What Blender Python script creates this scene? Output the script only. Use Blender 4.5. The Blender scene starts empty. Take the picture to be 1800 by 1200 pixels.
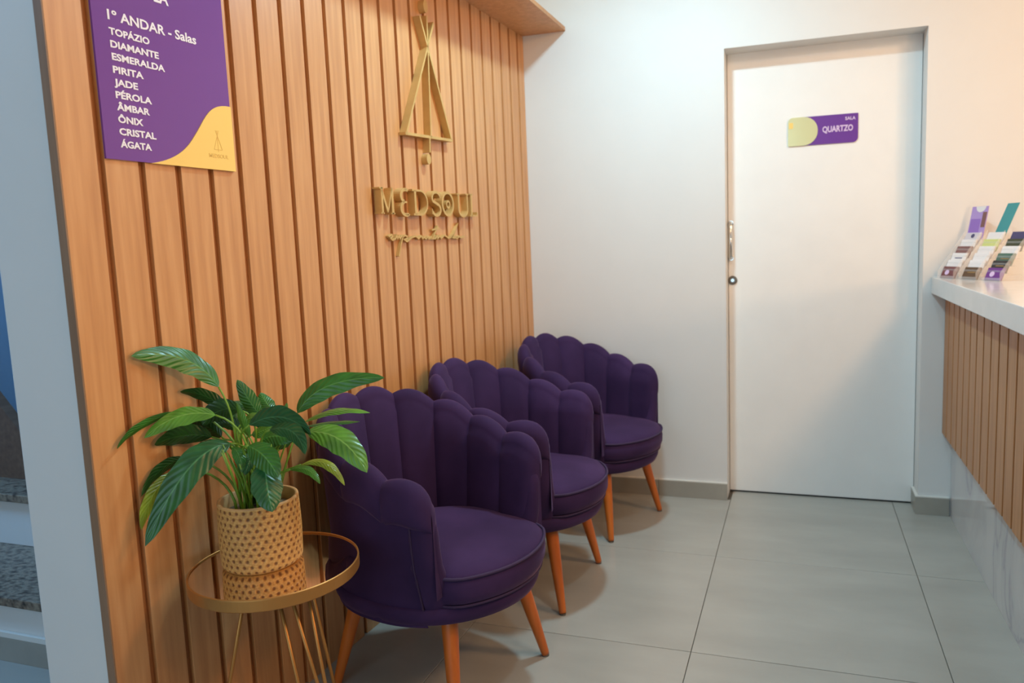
import bpy, bmesh, math, random
from mathutils import Vector, Matrix
random.seed(7)
SC = bpy.context.scene
COL = SC.collection
PI = math.pi

# ------------------------------------------------------------------ camera
YAW, PITCH, ROLL, FPX = -0.3243, -0.1184, -0.0361, 1321.6
def cam_matrix():
    fwd = Vector((math.sin(YAW)*math.cos(PITCH), math.cos(YAW)*math.cos(PITCH), math.sin(PITCH)))
    right = Vector((math.cos(YAW), -math.sin(YAW), 0)); up = right.cross(fwd)
    c, s = math.cos(ROLL), math.sin(ROLL)
    r2 = c*right + s*up; u2 = -s*right + c*up
    m = Matrix((r2, u2, -fwd)).transposed().to_4x4()
    m.translation = Vector((1.2775, -3.5596, 1.2517))
    return m
cd = bpy.data.cameras.new('camera'); cam = bpy.data.objects.new('camera', cd); COL.objects.link(cam)
cam.matrix_world = cam_matrix()
cd.sensor_width = 36; cd.lens = FPX/1800*36
cd.shift_x = -65.5/1800; cd.shift_y = -16.5/1800
cd.clip_start = .05
cd.dof.use_dof = True; cd.dof.focus_distance = 1.95; cd.dof.aperture_fstop = 3.2
SC.camera = cam

# ------------------------------------------------------------------ light
w = bpy.data.worlds.new('world'); SC.world = w; w.use_nodes = True
bg = w.node_tree.nodes['Background']; bg.inputs[0].default_value = (.62, .78, 1, 1); bg.inputs[1].default_value = .12
def area(name, loc, target, size, power, color, sy=None, shape=None, spread=None):
    l = bpy.data.lights.new(name, 'AREA'); l.energy = power; l.color = color; l.size = size
    if sy: l.shape = 'RECTANGLE'; l.size_y = sy
    if shape: l.shape = shape
    if spread: l.spread = spread
    o = bpy.data.objects.new(name, l); COL.objects.link(o); o.location = loc
    o.rotation_euler = (Vector(target)-Vector(loc)).to_track_quat('-Z', 'Y').to_euler()
    return o
# cool-white ceiling downlight over the waiting area, and an added cool fill
area('ceiling_downlight', (.71, -.99, 2.65), (.71, -.99, 0), .15, 26, (.50, .84, 1), shape='DISK')
area('cool_fill_mid', (1.35, -2.1, 2.65), (1.35, -2.1, 0), .15, 8, (.66, .90, 1), shape='DISK')  # added fill that lifts the lower door, floor and chair seats
# warm lamps above the reception desk, then an added low fill
area('desk_lamp', (2.9, -1.6, 2.62), (1.7, -1.1, 0), .5, 33, (1, .57, .28), shape='DISK')
area('desk_lamp_second', (2.6, -2.9, 2.62), (1.2, -1.6, 0), .5, 18, (1, .60, .32), shape='DISK')
area('low_warm_fill', (3.1, -2.7, 1.26), (0, -2.2, 1.1), .25, 19, (1, .60, .30), shape='DISK')  # added warm fill, kept low so the desk top shades the lower slats
# daylight through the street door behind the camera
area('street_daylight', (.2, -5.2, 1.5), (-.2, 0, 1.1), 2.0, 24, (.60, .84, 1), sy=2.0)
# daylight falling down the stairwell
area('stairwell_daylight', (-1.6, -2.4, 2.6), (-1.6, -1.2, 0), .9, 42, (.22, .55, 1))
SC.view_settings.view_transform = 'Standard'; SC.view_settings.look = 'None'
SC.view_settings.gamma = 1; SC.view_settings.use_curve_mapping = False
SC.view_settings.exposure = 0.06

# ------------------------------------------------------------------ materials
def srgb(r, g, b):
    f = lambda c: (c/255/12.92 if c/255 <= .04045 else ((c/255+.055)/1.055)**2.4)
    return (f(r), f(g), f(b), 1)
def mat(name, color, rough=.5, metal=0, **kw):
    m = bpy.data.materials.new(name); m.use_nodes = True
    b = m.node_tree.nodes['Principled BSDF']
    b.inputs['Base Color'].default_value = color; b.inputs['Roughness'].default_value = rough
    b.inputs['Metallic'].default_value = metal
    for k, v in kw.items(): b.inputs[k.replace('_', ' ')].default_value = v
    return m
def N(m, t, **kw):
    n = m.node_tree.nodes.new(t)
    for k, v in kw.items(): setattr(n, k, v)
    return n
def link(m, a, b): m.node_tree.links.new(a, b)
def bsdf(m): return m.node_tree.nodes['Principled BSDF']
def ramp(m, fac, stops):
    r = N(m, 'ShaderNodeValToRGB'); e = r.color_ramp.elements
    while len(e) < len(stops): e.new(.5)
    for i, (p, c) in enumerate(stops): e[i].position = p; e[i].color = c
    link(m, fac, r.inputs[0]); return r.outputs[0]
def noise_color(m, stops, scale, vscale=(1, 1, 1), detail=5, rnd=True, bump=0, coord='Object', dist=.02):
    tc = N(m, 'ShaderNodeTexCoord'); mp = N(m, 'ShaderNodeMapping'); mp.inputs['Scale'].default_value = vscale
    link(m, tc.outputs[coord], mp.inputs['Vector'])
    if rnd:
        oi = N(m, 'ShaderNodeObjectInfo'); mu = N(m, 'ShaderNodeMath', operation='MULTIPLY'); mu.inputs[1].default_value = 37
        link(m, oi.outputs['Random'], mu.inputs[0]); link(m, mu.outputs[0], mp.inputs['Location'])
    n = N(m, 'ShaderNodeTexNoise'); n.inputs['Scale'].default_value = scale; n.inputs['Detail'].default_value = detail
    link(m, mp.outputs[0], n.inputs['Vector'])
    link(m, ramp(m, n.outputs['Fac'], stops), bsdf(m).inputs['Base Color'])
    if bump:
        bp = N(m, 'ShaderNodeBump'); bp.inputs['Strength'].default_value = bump; bp.inputs['Distance'].default_value = dist
        link(m, n.outputs['Fac'], bp.inputs['Height']); link(m, bp.outputs[0], bsdf(m).inputs['Normal'])
    return m
def wood(name, dark, mid, light, rough, scale=9):
    m = mat(name, mid, rough)
    return noise_color(m, [(.28, dark), (.5, mid), (.72, light)], scale, (6, 6, .35), detail=6)
M = {}
M['oak'] = wood('oak_laminate', srgb(190, 130, 76), srgb(203, 144, 88), srgb(214, 157, 102), .42)
for k_ in ('oak',): bsdf(M[k_]).inputs['Specular IOR Level'].default_value = 1.0
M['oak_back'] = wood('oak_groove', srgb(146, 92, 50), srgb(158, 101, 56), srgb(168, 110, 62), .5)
M['oak_desk'] = wood('oak_desk', srgb(168, 116, 72), srgb(180, 128, 82), srgb(190, 138, 92), .42)
M['beech'] = wood('beech_leg', srgb(174, 86, 26), srgb(192, 100, 32), srgb(204, 114, 42), .35, 5)
M['paint'] = noise_color(mat('wall_paint', (.8, .8, .8, 1), .55), [(.3, srgb(221, 221, 219)), (.7, srgb(223, 223, 221))], 6)
M['bluewall'] = mat('pale_blue_wall', srgb(186, 206, 226), .55)  # even pale blue base colour for the stairwell walls
M['ceiling'] = mat('ceiling_paint', srgb(236, 236, 234), .7)
M['door'] = noise_color(mat('door_lacquer', (.8, .8, .8, 1), .34), [(.3, srgb(236, 235, 232)), (.7, srgb(239, 238, 235))], 8, bump=.01)
M['tile'] = noise_color(mat('porcelain_tile', (.4, .4, .4, 1), .27), [(.25, srgb(160, 157, 149)), (.5, srgb(167, 164, 156)), (.75, srgb(174, 171, 163))], 2.6, (1, 2.5, 1), detail=8)
M['grout'] = mat('grout', srgb(96, 92, 84), .8)
M['skirting'] = noise_color(mat('skirting_tile', (.4, .4, .4, 1), .4), [(.3, srgb(150, 146, 136)), (.7, srgb(166, 162, 152))], 5)
M['skirting_lip'] = mat('skirting_lip', srgb(222, 219, 212), .5)
M['stone_top'] = noise_color(mat('white_quartz', (.8, .8, .8, 1), .12), [(.3, srgb(214, 214, 213)), (.7, srgb(220, 220, 219))], 12)
def marble():
    m = mat('white_marble', (.7, .7, .7, 1), .07)
    tc = N(m, 'ShaderNodeTexCoord'); n = N(m, 'ShaderNodeTexNoise'); n.inputs['Scale'].default_value = 1.6; n.inputs['Detail'].default_value = 8; n.inputs['Distortion'].default_value = 1.5
    mp = N(m, 'ShaderNodeMapping'); mp.inputs['Rotation'].default_value = (.5, .3, .2); mp.inputs['Location'].default_value = (3.1, .4, 0)
    link(m, tc.outputs['Object'], mp.inputs[0]); link(m, mp.outputs[0], n.inputs['Vector'])
    link(m, ramp(m, n.outputs['Fac'], [(.42, srgb(205, 204, 204)), (.485, srgb(194, 193, 195)), (.5, srgb(172, 172, 178)), (.515, srgb(196, 195, 197)), (.6, srgb(206, 205, 205))]), bsdf(m).inputs['Base Color'])
    return m
M['marble'] = marble()
def granite():
    m = mat('granite', (.2, .2, .2, 1), .3)
    return noise_color(m, [(.3, srgb(58, 52, 48)), (.45, srgb(112, 100, 88)), (.6, srgb(150, 136, 118)), (.75, srgb(84, 76, 70))], 42, (1, 1.6, 1), detail=8)
M['granite'] = granite()
M['end'] = wood('panel_edge_shade', srgb(132, 102, 78), srgb(142, 110, 84), srgb(150, 118, 92), .5)  # panel end toned grey-brown to carry the bluish daylight on that face
M['stairwood'] = wood('brown_stair_panel', srgb(96, 72, 58), srgb(108, 82, 66), srgb(118, 92, 74), .5)
def velvet():
    m = mat('purple_velvet', srgb(66, 42, 84), .82)
    b = bsdf(m); b.inputs['Sheen Weight'].default_value = .24; b.inputs['Sheen Roughness'].default_value = .38
    b.inputs['Sheen Tint'].default_value = srgb(190, 150, 188); b.inputs['Specular IOR Level'].default_value = .15
    return noise_color(m, [(.32, srgb(50, 33, 68)), (.52, srgb(57, 38, 75)), (.72, srgb(65, 44, 83))], 6, detail=5, bump=.08, dist=.006)
M['velvet'] = velvet()
M['piping'] = mat('velvet_piping', srgb(52, 32, 68), .8)
M['gold'] = noise_color(mat('painted_gold', (.6, .4, .1, 1), .45, .12), [(.3, srgb(196, 156, 92)), (.7, srgb(208, 168, 102))], 20)
M['brass'] = mat('satin_brass', srgb(190, 136, 74), .42, .7)
M['mirror'] = mat('bronze_mirror', srgb(246, 228, 208), .015, 1)
M['purple'] = mat('purple_acrylic', srgb(116, 72, 152), .18)
M['purple2'] = mat('purple_door_plate', srgb(108, 62, 150), .2)
M['swoosh'] = mat('yellow_gold_print', srgb(248, 208, 116), .3, .0)
M['emboss'] = mat('pale_gold_print', srgb(230, 190, 104), .35, .1)
M['cardgold'] = mat('dull_gold_print', srgb(150, 118, 70), .5)
M['plategold'] = mat('mirror_gold_plate', srgb(222, 220, 170), .15, .2)
M['white'] = mat('white_print', srgb(240, 236, 244), .5)
M['lilacprint'] = mat('lilac_print', srgb(214, 190, 226), .5)
M['chrome'] = mat('chrome', srgb(215, 215, 212), .12, 1)
M['darkmetal'] = mat('dark_metal', srgb(104, 99, 92), .4, .2)
M['acrylic'] = mat('clear_acrylic', (.95, .95, .95, 1), .05, 0, Alpha=.16)
M['soil'] = noise_color(mat('soil', (.1, .1, .1, 1), .9), [(.3, srgb(96, 84, 62)), (.7, srgb(150, 138, 112))], 60, bump=.5)
M['petiole'] = mat('petiole', srgb(110, 150, 44), .4)
def leafmat(name, base, vein):
    m = mat(name, base, .30); b = bsdf(m); b.inputs['Specular IOR Level'].default_value = .45
    uv = N(m, 'ShaderNodeUVMap'); sp = N(m, 'ShaderNodeSeparateXYZ'); link(m, uv.outputs[0], sp.inputs[0])
    ab = N(m, 'ShaderNodeMath', operation='ABSOLUTE'); link(m, sp.outputs[0], ab.inputs[0])
    mul = N(m, 'ShaderNodeMath', operation='MULTIPLY'); mul.inputs[1].default_value = .22; link(m, ab.outputs[0], mul.inputs[0])
    sub = N(m, 'ShaderNodeMath', operation='SUBTRACT'); link(m, sp.outputs[1], sub.inputs[0]); link(m, mul.outputs[0], sub.inputs[1])
    fr = N(m, 'ShaderNodeMath', operation='MULTIPLY'); fr.inputs[1].default_value = 62; link(m, sub.outputs[0], fr.inputs[0])
    si = N(m, 'ShaderNodeMath', operation='SINE'); link(m, fr.outputs[0], si.inputs[0])
    mid = N(m, 'ShaderNodeMath', operation='LESS_THAN'); mid.inputs[1].default_value = .05; link(m, ab.outputs[0], mid.inputs[0])
    pw = N(m, 'ShaderNodeMapRange'); pw.inputs[1].default_value = .55; pw.inputs[2].default_value = 1; pw.inputs[4].default_value = .17; link(m, si.outputs[0], pw.inputs[0])
    mx = N(m, 'ShaderNodeMath', operation='MAXIMUM'); link(m, pw.outputs[0], mx.inputs[0]); link(m, mid.outputs[0], mx.inputs[1])
    tc = N(m, 'ShaderNodeTexCoord'); nz = N(m, 'ShaderNodeTexNoise'); nz.inputs['Scale'].default_value = 25; link(m, tc.outputs['Object'], nz.inputs['Vector'])
    dk = tuple(c*.72 for c in base[:3])+(1,); lt = tuple(min(1, c*1.28) for c in base[:3])+(1,)
    rc = ramp(m, nz.outputs['Fac'], [(.3, dk), (.7, lt)])
    mix = N(m, 'ShaderNodeMix', data_type='RGBA'); link(m, mx.outputs[0], mix.inputs[0]); link(m, rc, mix.inputs[6]); mix.inputs[7].default_value = vein
    link(m, mix.outputs[2], b.inputs['Base Color'])
    bp = N(m, 'ShaderNodeBump'); bp.inputs['Strength'].default_value = .25; bp.inputs['Distance'].default_value = .002
    link(m, si.outputs[0], bp.inputs['Height']); link(m, bp.outputs[0], b.inputs['Normal'])
    return m
LEAFM = [leafmat('leaf_green', srgb(44, 100, 32), srgb(78, 132, 58)), leafmat('leaf_dark', srgb(32, 74, 28), srgb(52, 98, 44)),
         leafmat('leaf_light', srgb(80, 132, 42), srgb(116, 160, 74)), leafmat('leaf_blue', srgb(36, 88, 46), srgb(72, 126, 80)),
         leafmat('leaf_yellow', srgb(136, 150, 40), srgb(164, 172, 66))]
def caned():
    m = mat('cane_ceramic', (.5, .3, .2, 1), .6)
    a = N(m, 'ShaderNodeVertexColor'); a.layer_name = 'cane'
    tc = N(m, 'ShaderNodeTexCoord'); nz = N(m, 'ShaderNodeTexNoise'); nz.inputs['Scale'].default_value = 190; nz.inputs['Detail'].default_value = 4
    link(m, tc.outputs['Object'], nz.inputs['Vector'])
    ma = N(m, 'ShaderNodeMath', operation='MULTIPLY_ADD'); ma.inputs[1].default_value = .9; ma.inputs[2].default_value = -.45; link(m, nz.outputs['Fac'], ma.inputs[0])
    ad = N(m, 'ShaderNodeMath', operation='ADD'); link(m, a.outputs['Color'], ad.inputs[0]); link(m, ma.outputs[0], ad.inputs[1])
    link(m, ramp(m, ad.outputs[0], [(.0, srgb(122, 76, 38)), (.3, srgb(160, 110, 60)), (.6, srgb(196, 146, 80)), (1, srgb(224, 178, 106))]), bsdf(m).inputs['Base Color'])
    bp = N(m, 'ShaderNodeBump'); bp.inputs['Strength'].default_value = .5; bp.inputs['Distance'].default_value = .001
    link(m, nz.outputs['Fac'], bp.inputs['Height']); link(m, bp.outputs[0], bsdf(m).inputs['Normal'])
    return m
M['cane'] = caned()

# ------------------------------------------------------------------ helpers
def obj(name, me, m=None, parent=None, kind=None, loc=None, rot=None, smooth=False):
    o = bpy.data.objects.new(name, me); COL.objects.link(o)
    if m is not None and not me.materials: me.materials.append(m)
    if parent: o.parent = parent
    if kind: o['kind'] = kind
    if loc: o.location = loc
    if rot: o.rotation_euler = rot
    if smooth:
        me.polygons.foreach_set('use_smooth', [True]*len(me.polygons))
    return o
def thing(name, label, cat, loc=(0, 0, 0), rz=0, group=None):
    o = bpy.data.objects.new(name, None); COL.objects.link(o); o.location = loc; o.rotation_euler = (0, 0, rz)
    o.empty_display_size = .05
    return tag(o, label, cat, group)
def tag(o, label, cat, group=None):
    o['label'] = label; o['category'] = cat
    if group: o['group'] = group
    return o
def me_from(bm, name='m'):
    me = bpy.data.meshes.new(name); bm.normal_update(); bm.to_mesh(me); bm.free(); return me
def box_bm(x0, x1, y0, y1, z0, z1, bevel=0, seg=2, bm=None):
    b2 = bmesh.new()
    vs = [b2.verts.new((x, y, z)) for z in (z0, z1) for y in (y0, y1) for x in (x0, x1)]
    for f in ((0, 2, 3, 1), (4, 5, 7, 6), (0, 1, 5, 4), (2, 6, 7, 3), (0, 4, 6, 2), (1, 3, 7, 5)): b2.faces.new([vs[i] for i in f])
    if bevel: bmesh.ops.bevel(b2, geom=list(b2.edges), offset=bevel, segments=seg, affect='EDGES', profile=.6)
    if bm is None: return b2
    t = bpy.data.meshes.new('t'); b2.to_mesh(t); b2.free(); bm.from_mesh(t); bpy.data.meshes.remove(t); return bm
def box(name, x0, x1, y0, y1, z0, z1, m, parent=None, kind=None, bevel=0, rot=None, loc=None):
    return obj(name, me_from(box_bm(x0, x1, y0, y1, z0, z1, bevel)), m, parent, kind, loc=loc, rot=rot)
def lathe_bm(prof, n=48, bm=None, rfun=None):
    bm = bm or bmesh.new(); rings = []
    for r, z in prof:
        if r < 1e-6: rings.append([bm.verts.new((0, 0, z))]); continue
        ring = []
        for i in range(n):
            a = 2*PI*i/n; k = rfun(a) if rfun else 1
            ring.append(bm.verts.new((r*k*math.cos(a), r*k*math.sin(a), z)))
        rings.append(ring)
    for A, B in zip(rings, rings[1:]):
        for i in range(n):
            j = (i+1) % n
            if len(A) == 1 and len(B) == 1: continue
            if len(A) == 1: bm.faces.new((A[0], B[i], B[j]))
            elif len(B) == 1: bm.faces.new((A[i], A[j], B[0]))
            else: bm.faces.new((A[i], A[j], B[j], B[i]))
    bmesh.ops.recalc_face_normals(bm, faces=bm.faces)
    return bm
def tube_bm(pts, rad, n=8, bm=None, closed=False):
    bm = bm or bmesh.new(); pts = [Vector(p) for p in pts]; rings = []; L = len(pts)
    rads = rad if isinstance(rad, (list, tuple)) else [rad]*L
    ref = None
    for i, p in enumerate(pts):
        if closed: t = pts[(i+1) % L]-pts[i-1]
        else: t = pts[min(i+1, L-1)]-pts[max(i-1, 0)]
        t.normalize()
        if ref is None: ref = Vector((0, 0, 1)) if abs(t.z) < .9 else Vector((1, 0, 0))
        a = (ref-t*ref.dot(t)).normalized(); b = t.cross(a); ref = a
        rings.append([bm.verts.new(p+rads[i]*(math.cos(2*PI*k/n)*a+math.sin(2*PI*k/n)*b)) for k in range(n)])
    R = list(zip(rings, rings[1:]))+([(rings[-1], rings[0])] if closed else [])
    for A, B in R:
        for k in range(n): bm.faces.new((A[k], A[(k+1) % n], B[(k+1) % n], B[k]))
    if not closed:
        bm.faces.new(rings[0][::-1]); bm.faces.new(rings[-1])
    bmesh.ops.recalc_face_normals(bm, faces=bm.faces)
    return bm
def grid_bm(rows, bm=None, close_u=False):
    bm = bm or bmesh.new(); V = [[bm.verts.new(p) for p in r] for r in rows]
    for i in range(len(V)-1):
        n = len(V[i])
        for j in range(n if close_u else n-1):
            k = (j+1) % n
            bm.faces.new((V[i][j], V[i][k], V[i+1][k], V[i+1][j]))
    return bm
def prism_bm(outline, depth, bm=None):
    """closed 2-D outline in local xy extruded 0..depth in z"""
    bm = bm or bmesh.new()
    a = [bm.verts.new((x, y, 0)) for x, y in outline]; b = [bm.verts.new((x, y, depth)) for x, y in outline]
    n = len(a); bm.faces.new(a[::-1]); bm.faces.new(b)
    for i in range(n): bm.faces.new((a[i], a[(i+1) % n], b[(i+1) % n], b[i]))
    bmesh.ops.recalc_face_normals(bm, faces=bm.faces)
    return bm
def stroke_bm(pts, wid, depth, bm=None, closed=False):
    """ribbon of given width along a 2-D polyline, extruded in z; used for letters"""
    bm = bm or bmesh.new(); P = [Vector(p) for p in pts]; n = len(P); L = []; R = []
    ws = wid if isinstance(wid, (list, tuple)) else [wid]*n
    for i in range(n):
        a = P[i-1] if (i > 0 or closed) else P[i]; b = P[(i+1) % n] if (i < n-1 or closed) else P[i]
        d1 = (P[i]-a); d2 = (b-P[i]); d1 = d1.normalized() if d1.length else d2.normalized(); d2 = d2.normalized() if d2.length else d1
        t = (d1+d2); t = t.normalized() if t.length > 1e-6 else d1
        nn = Vector((-t.y, t.x)); k = min(2, 1/max(.3, nn.dot(Vector((-d1.y, d1.x)))))
        L.append(P[i]+nn*ws[i]/2*k); R.append(P[i]-nn*ws[i]/2*k)
    def v(q, z): return bm.verts.new((q.x, q.y, z))
    l0 = [v(q, 0) for q in L]; l1 = [v(q, depth) for q in L]; r0 = [v(q, 0) for q in R]; r1 = [v(q, depth) for q in R]
    for i in range(n if closed else n-1):
        j = (i+1) % n
        bm.faces.new((l1[i], r1[i], r1[j], l1[j])); bm.faces.new((l0[i], l0[j], r0[j], r0[i]))
        bm.faces.new((l0[i], l1[i], l1[j], l0[j])); bm.faces.new((r0[i], r0[j], r1[j], r1[i]))
    if not closed:
        bm.faces.new((l0[0], r0[0], r1[0], l1[0])); bm.faces.new((l0[-1], l1[-1], r1[-1], r0[-1]))
    bmesh.ops.recalc_face_normals(bm, faces=bm.faces)
    return bm
def text_mesh(s, size, bold=.0, depth=.0006, align='LEFT', width=None):
    cu = bpy.data.curves.new('t', 'FONT'); cu.body = s; cu.size = size; cu.offset = bold; cu.extrude = depth; cu.align_x = align; cu.resolution_u = 3
    o = bpy.data.objects.new('t', cu); COL.objects.link(o)
    dg = bpy.context.evaluated_depsgraph_get(); me = bpy.data.meshes.new_from_object(o.evaluated_get(dg))
    bpy.data.objects.remove(o); bpy.data.curves.remove(cu); me.materials.clear()
    if width and len(me.vertices):
        xs = [v.co.x for v in me.vertices]; k = width/(max(xs)-min(xs)); x0 = min(xs)
        for v in me.vertices: v.co.x = (v.co.x-x0)*k
    return me
def copy_tree(o, parent=None):
    c = o.copy(); COL.objects.link(c)
    if parent: c.parent = parent
    for ch in o.children: copy_tree(ch, c)
    return c

# each leaf: stalk foot, blade base, control, tip, side vector, half width, tone
LEAVES = [
 [0.029, -2.17, 0.655, 0.002, -2.179, 0.948, -0.052, -2.186, 1.039, -0.086, -2.327, 1.042, -0.195, 0.604, 0.773, 0.028, 0],
 [0.051, -2.126, 0.655, -0.022, -2.123, 0.869, -0.078, -2.124, 0.925, -0.083, -2.207, 0.94, 0.566, 0.25, 0.786, 0.016, 1],
 [0.093, -2.188, 0.655, 0.025, -2.221, 0.892, -0.037, -2.26, 0.92, -0.085, -2.317, 0.859, -0.577, 0.419, 0.701, 0.023, 2],
 [0.064, -2.153, 0.655, -0.081, -2.231, 0.897, -0.089, -2.34, 0.895, -0.087, -2.385, 0.853, 0.248, -0.272, 0.93, 0.01, 0],
 [0.081, -2.15, 0.655, -0.042, -2.167, 0.824, -0.081, -2.211, 0.849, -0.085, -2.291, 0.837, 0.347, -0.022, 0.938, 0.025, 1],
 [0.093, -2.158, 0.655, 0.051, -2.21, 0.825, 0.018, -2.304, 0.844, -0.042, -2.381, 0.642, -0.777, -0.211, 0.593, 0.032, 3],
 [0.038, -2.18, 0.655, -0.084, -2.208, 0.779, -0.086, -2.285, 0.797, -0.086, -2.338, 0.733, 0.14, -0.335, 0.932, 0.015, 1],
 [0.037, -2.194, 0.655, -0.083, -2.242, 0.758, -0.087, -2.318, 0.746, -0.086, -2.347, 0.661, -0.364, -0.624, 0.692, 0.015, 4],
 [0.096, -2.147, 0.655, 0.052, -2.109, 0.869, 0.022, -2.105, 0.895, -0.007, -2.107, 0.951, 0.708, 0.505, 0.494, 0.019, 0],
 [0.068, -2.122, 0.655, 0.071, -2.081, 0.872, 0.045, -2.077, 0.888, 0.027, -2.069, 0.913, 0.46, 0.847, 0.265, 0.018, 0],
 [0.073, -2.119, 0.655, 0.163, -2.113, 0.877, 0.191, -2.072, 0.958, 0.34, -2.013, 0.947, 0.499, -0.318, -0.806, 0.026, 0],
 [0.065, -2.142, 0.655, 0.154, -2.077, 0.847, 0.214, -2.041, 0.886, 0.297, -2.017, 0.861, 0.393, -0.856, -0.335, 0.014, 2],
 [0.044, -2.155, 0.655, 0.145, -2.061, 0.832, 0.202, -2.03, 0.84, 0.262, -2.01, 0.836, 0.384, -0.872, -0.303, 0.01, 0],
 [0.08, -2.139, 0.655, 0.215, -2.153, 0.844, 0.299, -2.133, 0.854, 0.367, -2.155, 0.76, -0.35, -0.709, -0.613, 0.03, 2],
 [0.044, -2.138, 0.655, 0.105, -2.208, 0.869, 0.197, -2.202, 0.918, 0.273, -2.216, 0.857, -0.063, 0.131, -0.989, 0.024, 3],
 [0.111, -2.167, 0.655, 0.155, -2.203, 0.859, 0.237, -2.214, 0.886, 0.274, -2.242, 0.821, -0.363, -0.218, -0.906, 0.021, 3],
 [0.103, -2.185, 0.655, 0.102, -2.215, 0.822, 0.151, -2.22, 0.818, 0.193, -2.234, 0.762, -0.514, -0.623, -0.59, 0.027, 0],
 [0.068, -2.154, 0.655, 0.131, -2.198, 0.792, 0.167, -2.245, 0.745, 0.188, -2.255, 0.691, -0.707, -0.707, -0.0, 0.032, 3],
 [0.063, -2.181, 0.655, 0.16, -2.151, 0.752, 0.208, -2.143, 0.77, 0.244, -2.158, 0.727, -0.242, -0.761, -0.602, 0.01, 2],
 [0.07, -2.14, 0.655, 0.177, -2.133, 0.76, 0.244, -2.118, 0.79, 0.291, -2.132, 0.718, -0.148, -0.897, -0.417, 0.012, 4],
 [0.042, -2.142, 0.655, 0.035, -2.154, 0.889, -0.007, -2.177, 0.907, -0.04, -2.194, 0.859, -0.16, -0.373, 0.914, 0.025, 1],
 [0.062, -2.127, 0.655, 0.035, -2.084, 0.854, 0.001, -2.081, 0.887, -0.044, -2.095, 0.894, 0.054, 0.929, 0.365, 0.018, 3],
 [0.035, -2.15, 0.655, 0.078, -2.179, 0.833, 0.061, -2.181, 0.863, 0.049, -2.178, 0.912, 0.934, -0.126, 0.334, 0.014, 2],
 [0.054, -2.169, 0.655, 0.092, -2.165, 0.818, 0.129, -2.16, 0.846, 0.178, -2.157, 0.823, 0.105, -0.677, -0.729, 0.025, 0],
 [0.063, -2.137, 0.655, 0.055, -2.21, 0.816, 0.08, -2.213, 0.808, 0.09, -2.226, 0.765, -0.681, -0.688, -0.25, 0.013, 0],
 [0.071, -2.137, 0.655, 0.048, -2.137, 0.826, 0.069, -2.129, 0.833, 0.095, -2.118, 0.844, 0.464, -0.453, -0.761, 0.015, 2],
 [0.06, -2.149, 0.655, 0.088, -2.078, 0.845, 0.09, -2.065, 0.865, 0.094, -2.06, 0.888, 0.943, 0.246, -0.223, 0.007, 2],
 [0.033, -2.153, 0.655, -0.034, -2.144, 0.819, -0.08, -2.144, 0.853, -0.083, -2.197, 0.868, 0.68, 0.057, 0.731, 0.025, 1],
 [0.054, -2.187, 0.655, 0.017, -2.135, 0.835, -0.008, -2.14, 0.861, -0.046, -2.154, 0.852, 0.277, -0.029, 0.961, 0.017, 1],
 [0.054, -2.184, 0.655, 0.041, -2.125, 0.854, 0.069, -2.115, 0.858, 0.105, -2.116, 0.834, -0.27, -0.175, -0.947, 0.018, 0],
 [0.038, -2.132, 0.655, 0.002, -2.139, 0.843, -0.015, -2.131, 0.869, -0.003, -2.113, 0.894, 0.853, 0.492, -0.172, 0.013, 3],
 [0.056, -2.134, 0.655, 0.092, -2.178, 0.804, 0.092, -2.201, 0.79, 0.096, -2.225, 0.758, -0.617, -0.576, 0.536, 0.013, 3],
 [0.063, -2.131, 0.655, 0.123, -2.137, 0.794, 0.142, -2.128, 0.813, 0.15, -2.112, 0.835, 0.316, 0.708, -0.632, 0.014, 0],
 [0.076, -2.15, 0.655, -0.027, -2.163, 0.814, -0.057, -2.196, 0.801, -0.067, -2.225, 0.768, -0.183, -0.508, 0.842, 0.017, 1],
 [0.085, -2.161, 0.655, 0.049, -2.163, 0.863, 0.068, -2.155, 0.878, 0.089, -2.149, 0.872, 0.352, -0.526, -0.774, 0.014, 2],
]
RODS = [(262, .09, 205, .185), (308, .09, 334, .16), (324, .09, 358, .16), (352, .09, 354, .16), (82, .09, 72, .16), (138, .09, 112, .16)]
# ------------------------------------------------------------------ floor
TS, XA, R1 = .72, .9654, .669
floor = box('floor', -3.2, 3.4, -5.6, .3, -.06, -.004, M['grout'], kind='structure')
tile_me = me_from(box_bm(-TS/2+.0012, TS/2-.0012, -TS/2+.0012, TS/2-.0012, -.012, 0, .0008, 1)); tile_me.materials.append(M['tile'])
for i in range(-3, 3):
    for j in range(-6, 1):
        cx, cy = XA+TS*(i+.5), -R1+TS*(j+.5)
        if j == 0:      # cut row against the back wall, only in front of it
            me = me_from(box_bm(-TS/2+.0012, TS/2-.0012, -TS/2+.0012, R1-TS/2+(.13 if 0 <= i <= 1 else -.0), -.012, 0, .0008, 1))
            me.materials.append(M['tile']); obj('floor_tile', me, None, floor, loc=(cx, cy, 0))
        else: obj('floor_tile', tile_me, None, floor, loc=(cx, cy, 0))

# ------------------------------------------------------------------ walls
XDL, XDR, ZT, REC = .9507, 1.7751, 2.0823, .126
HC = 2.67
bm = box_bm(-.4, XDL, 0, .18, 0, HC); box_bm(XDR, 3.3, 0, .18, 0, HC, bm=bm); box_bm(XDL, XDR, 0, .18, ZT, HC, bm=bm)
wall_back = obj('wall_back', me_from(bm), M['paint'], kind='structure')
WA = .0435
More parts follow.
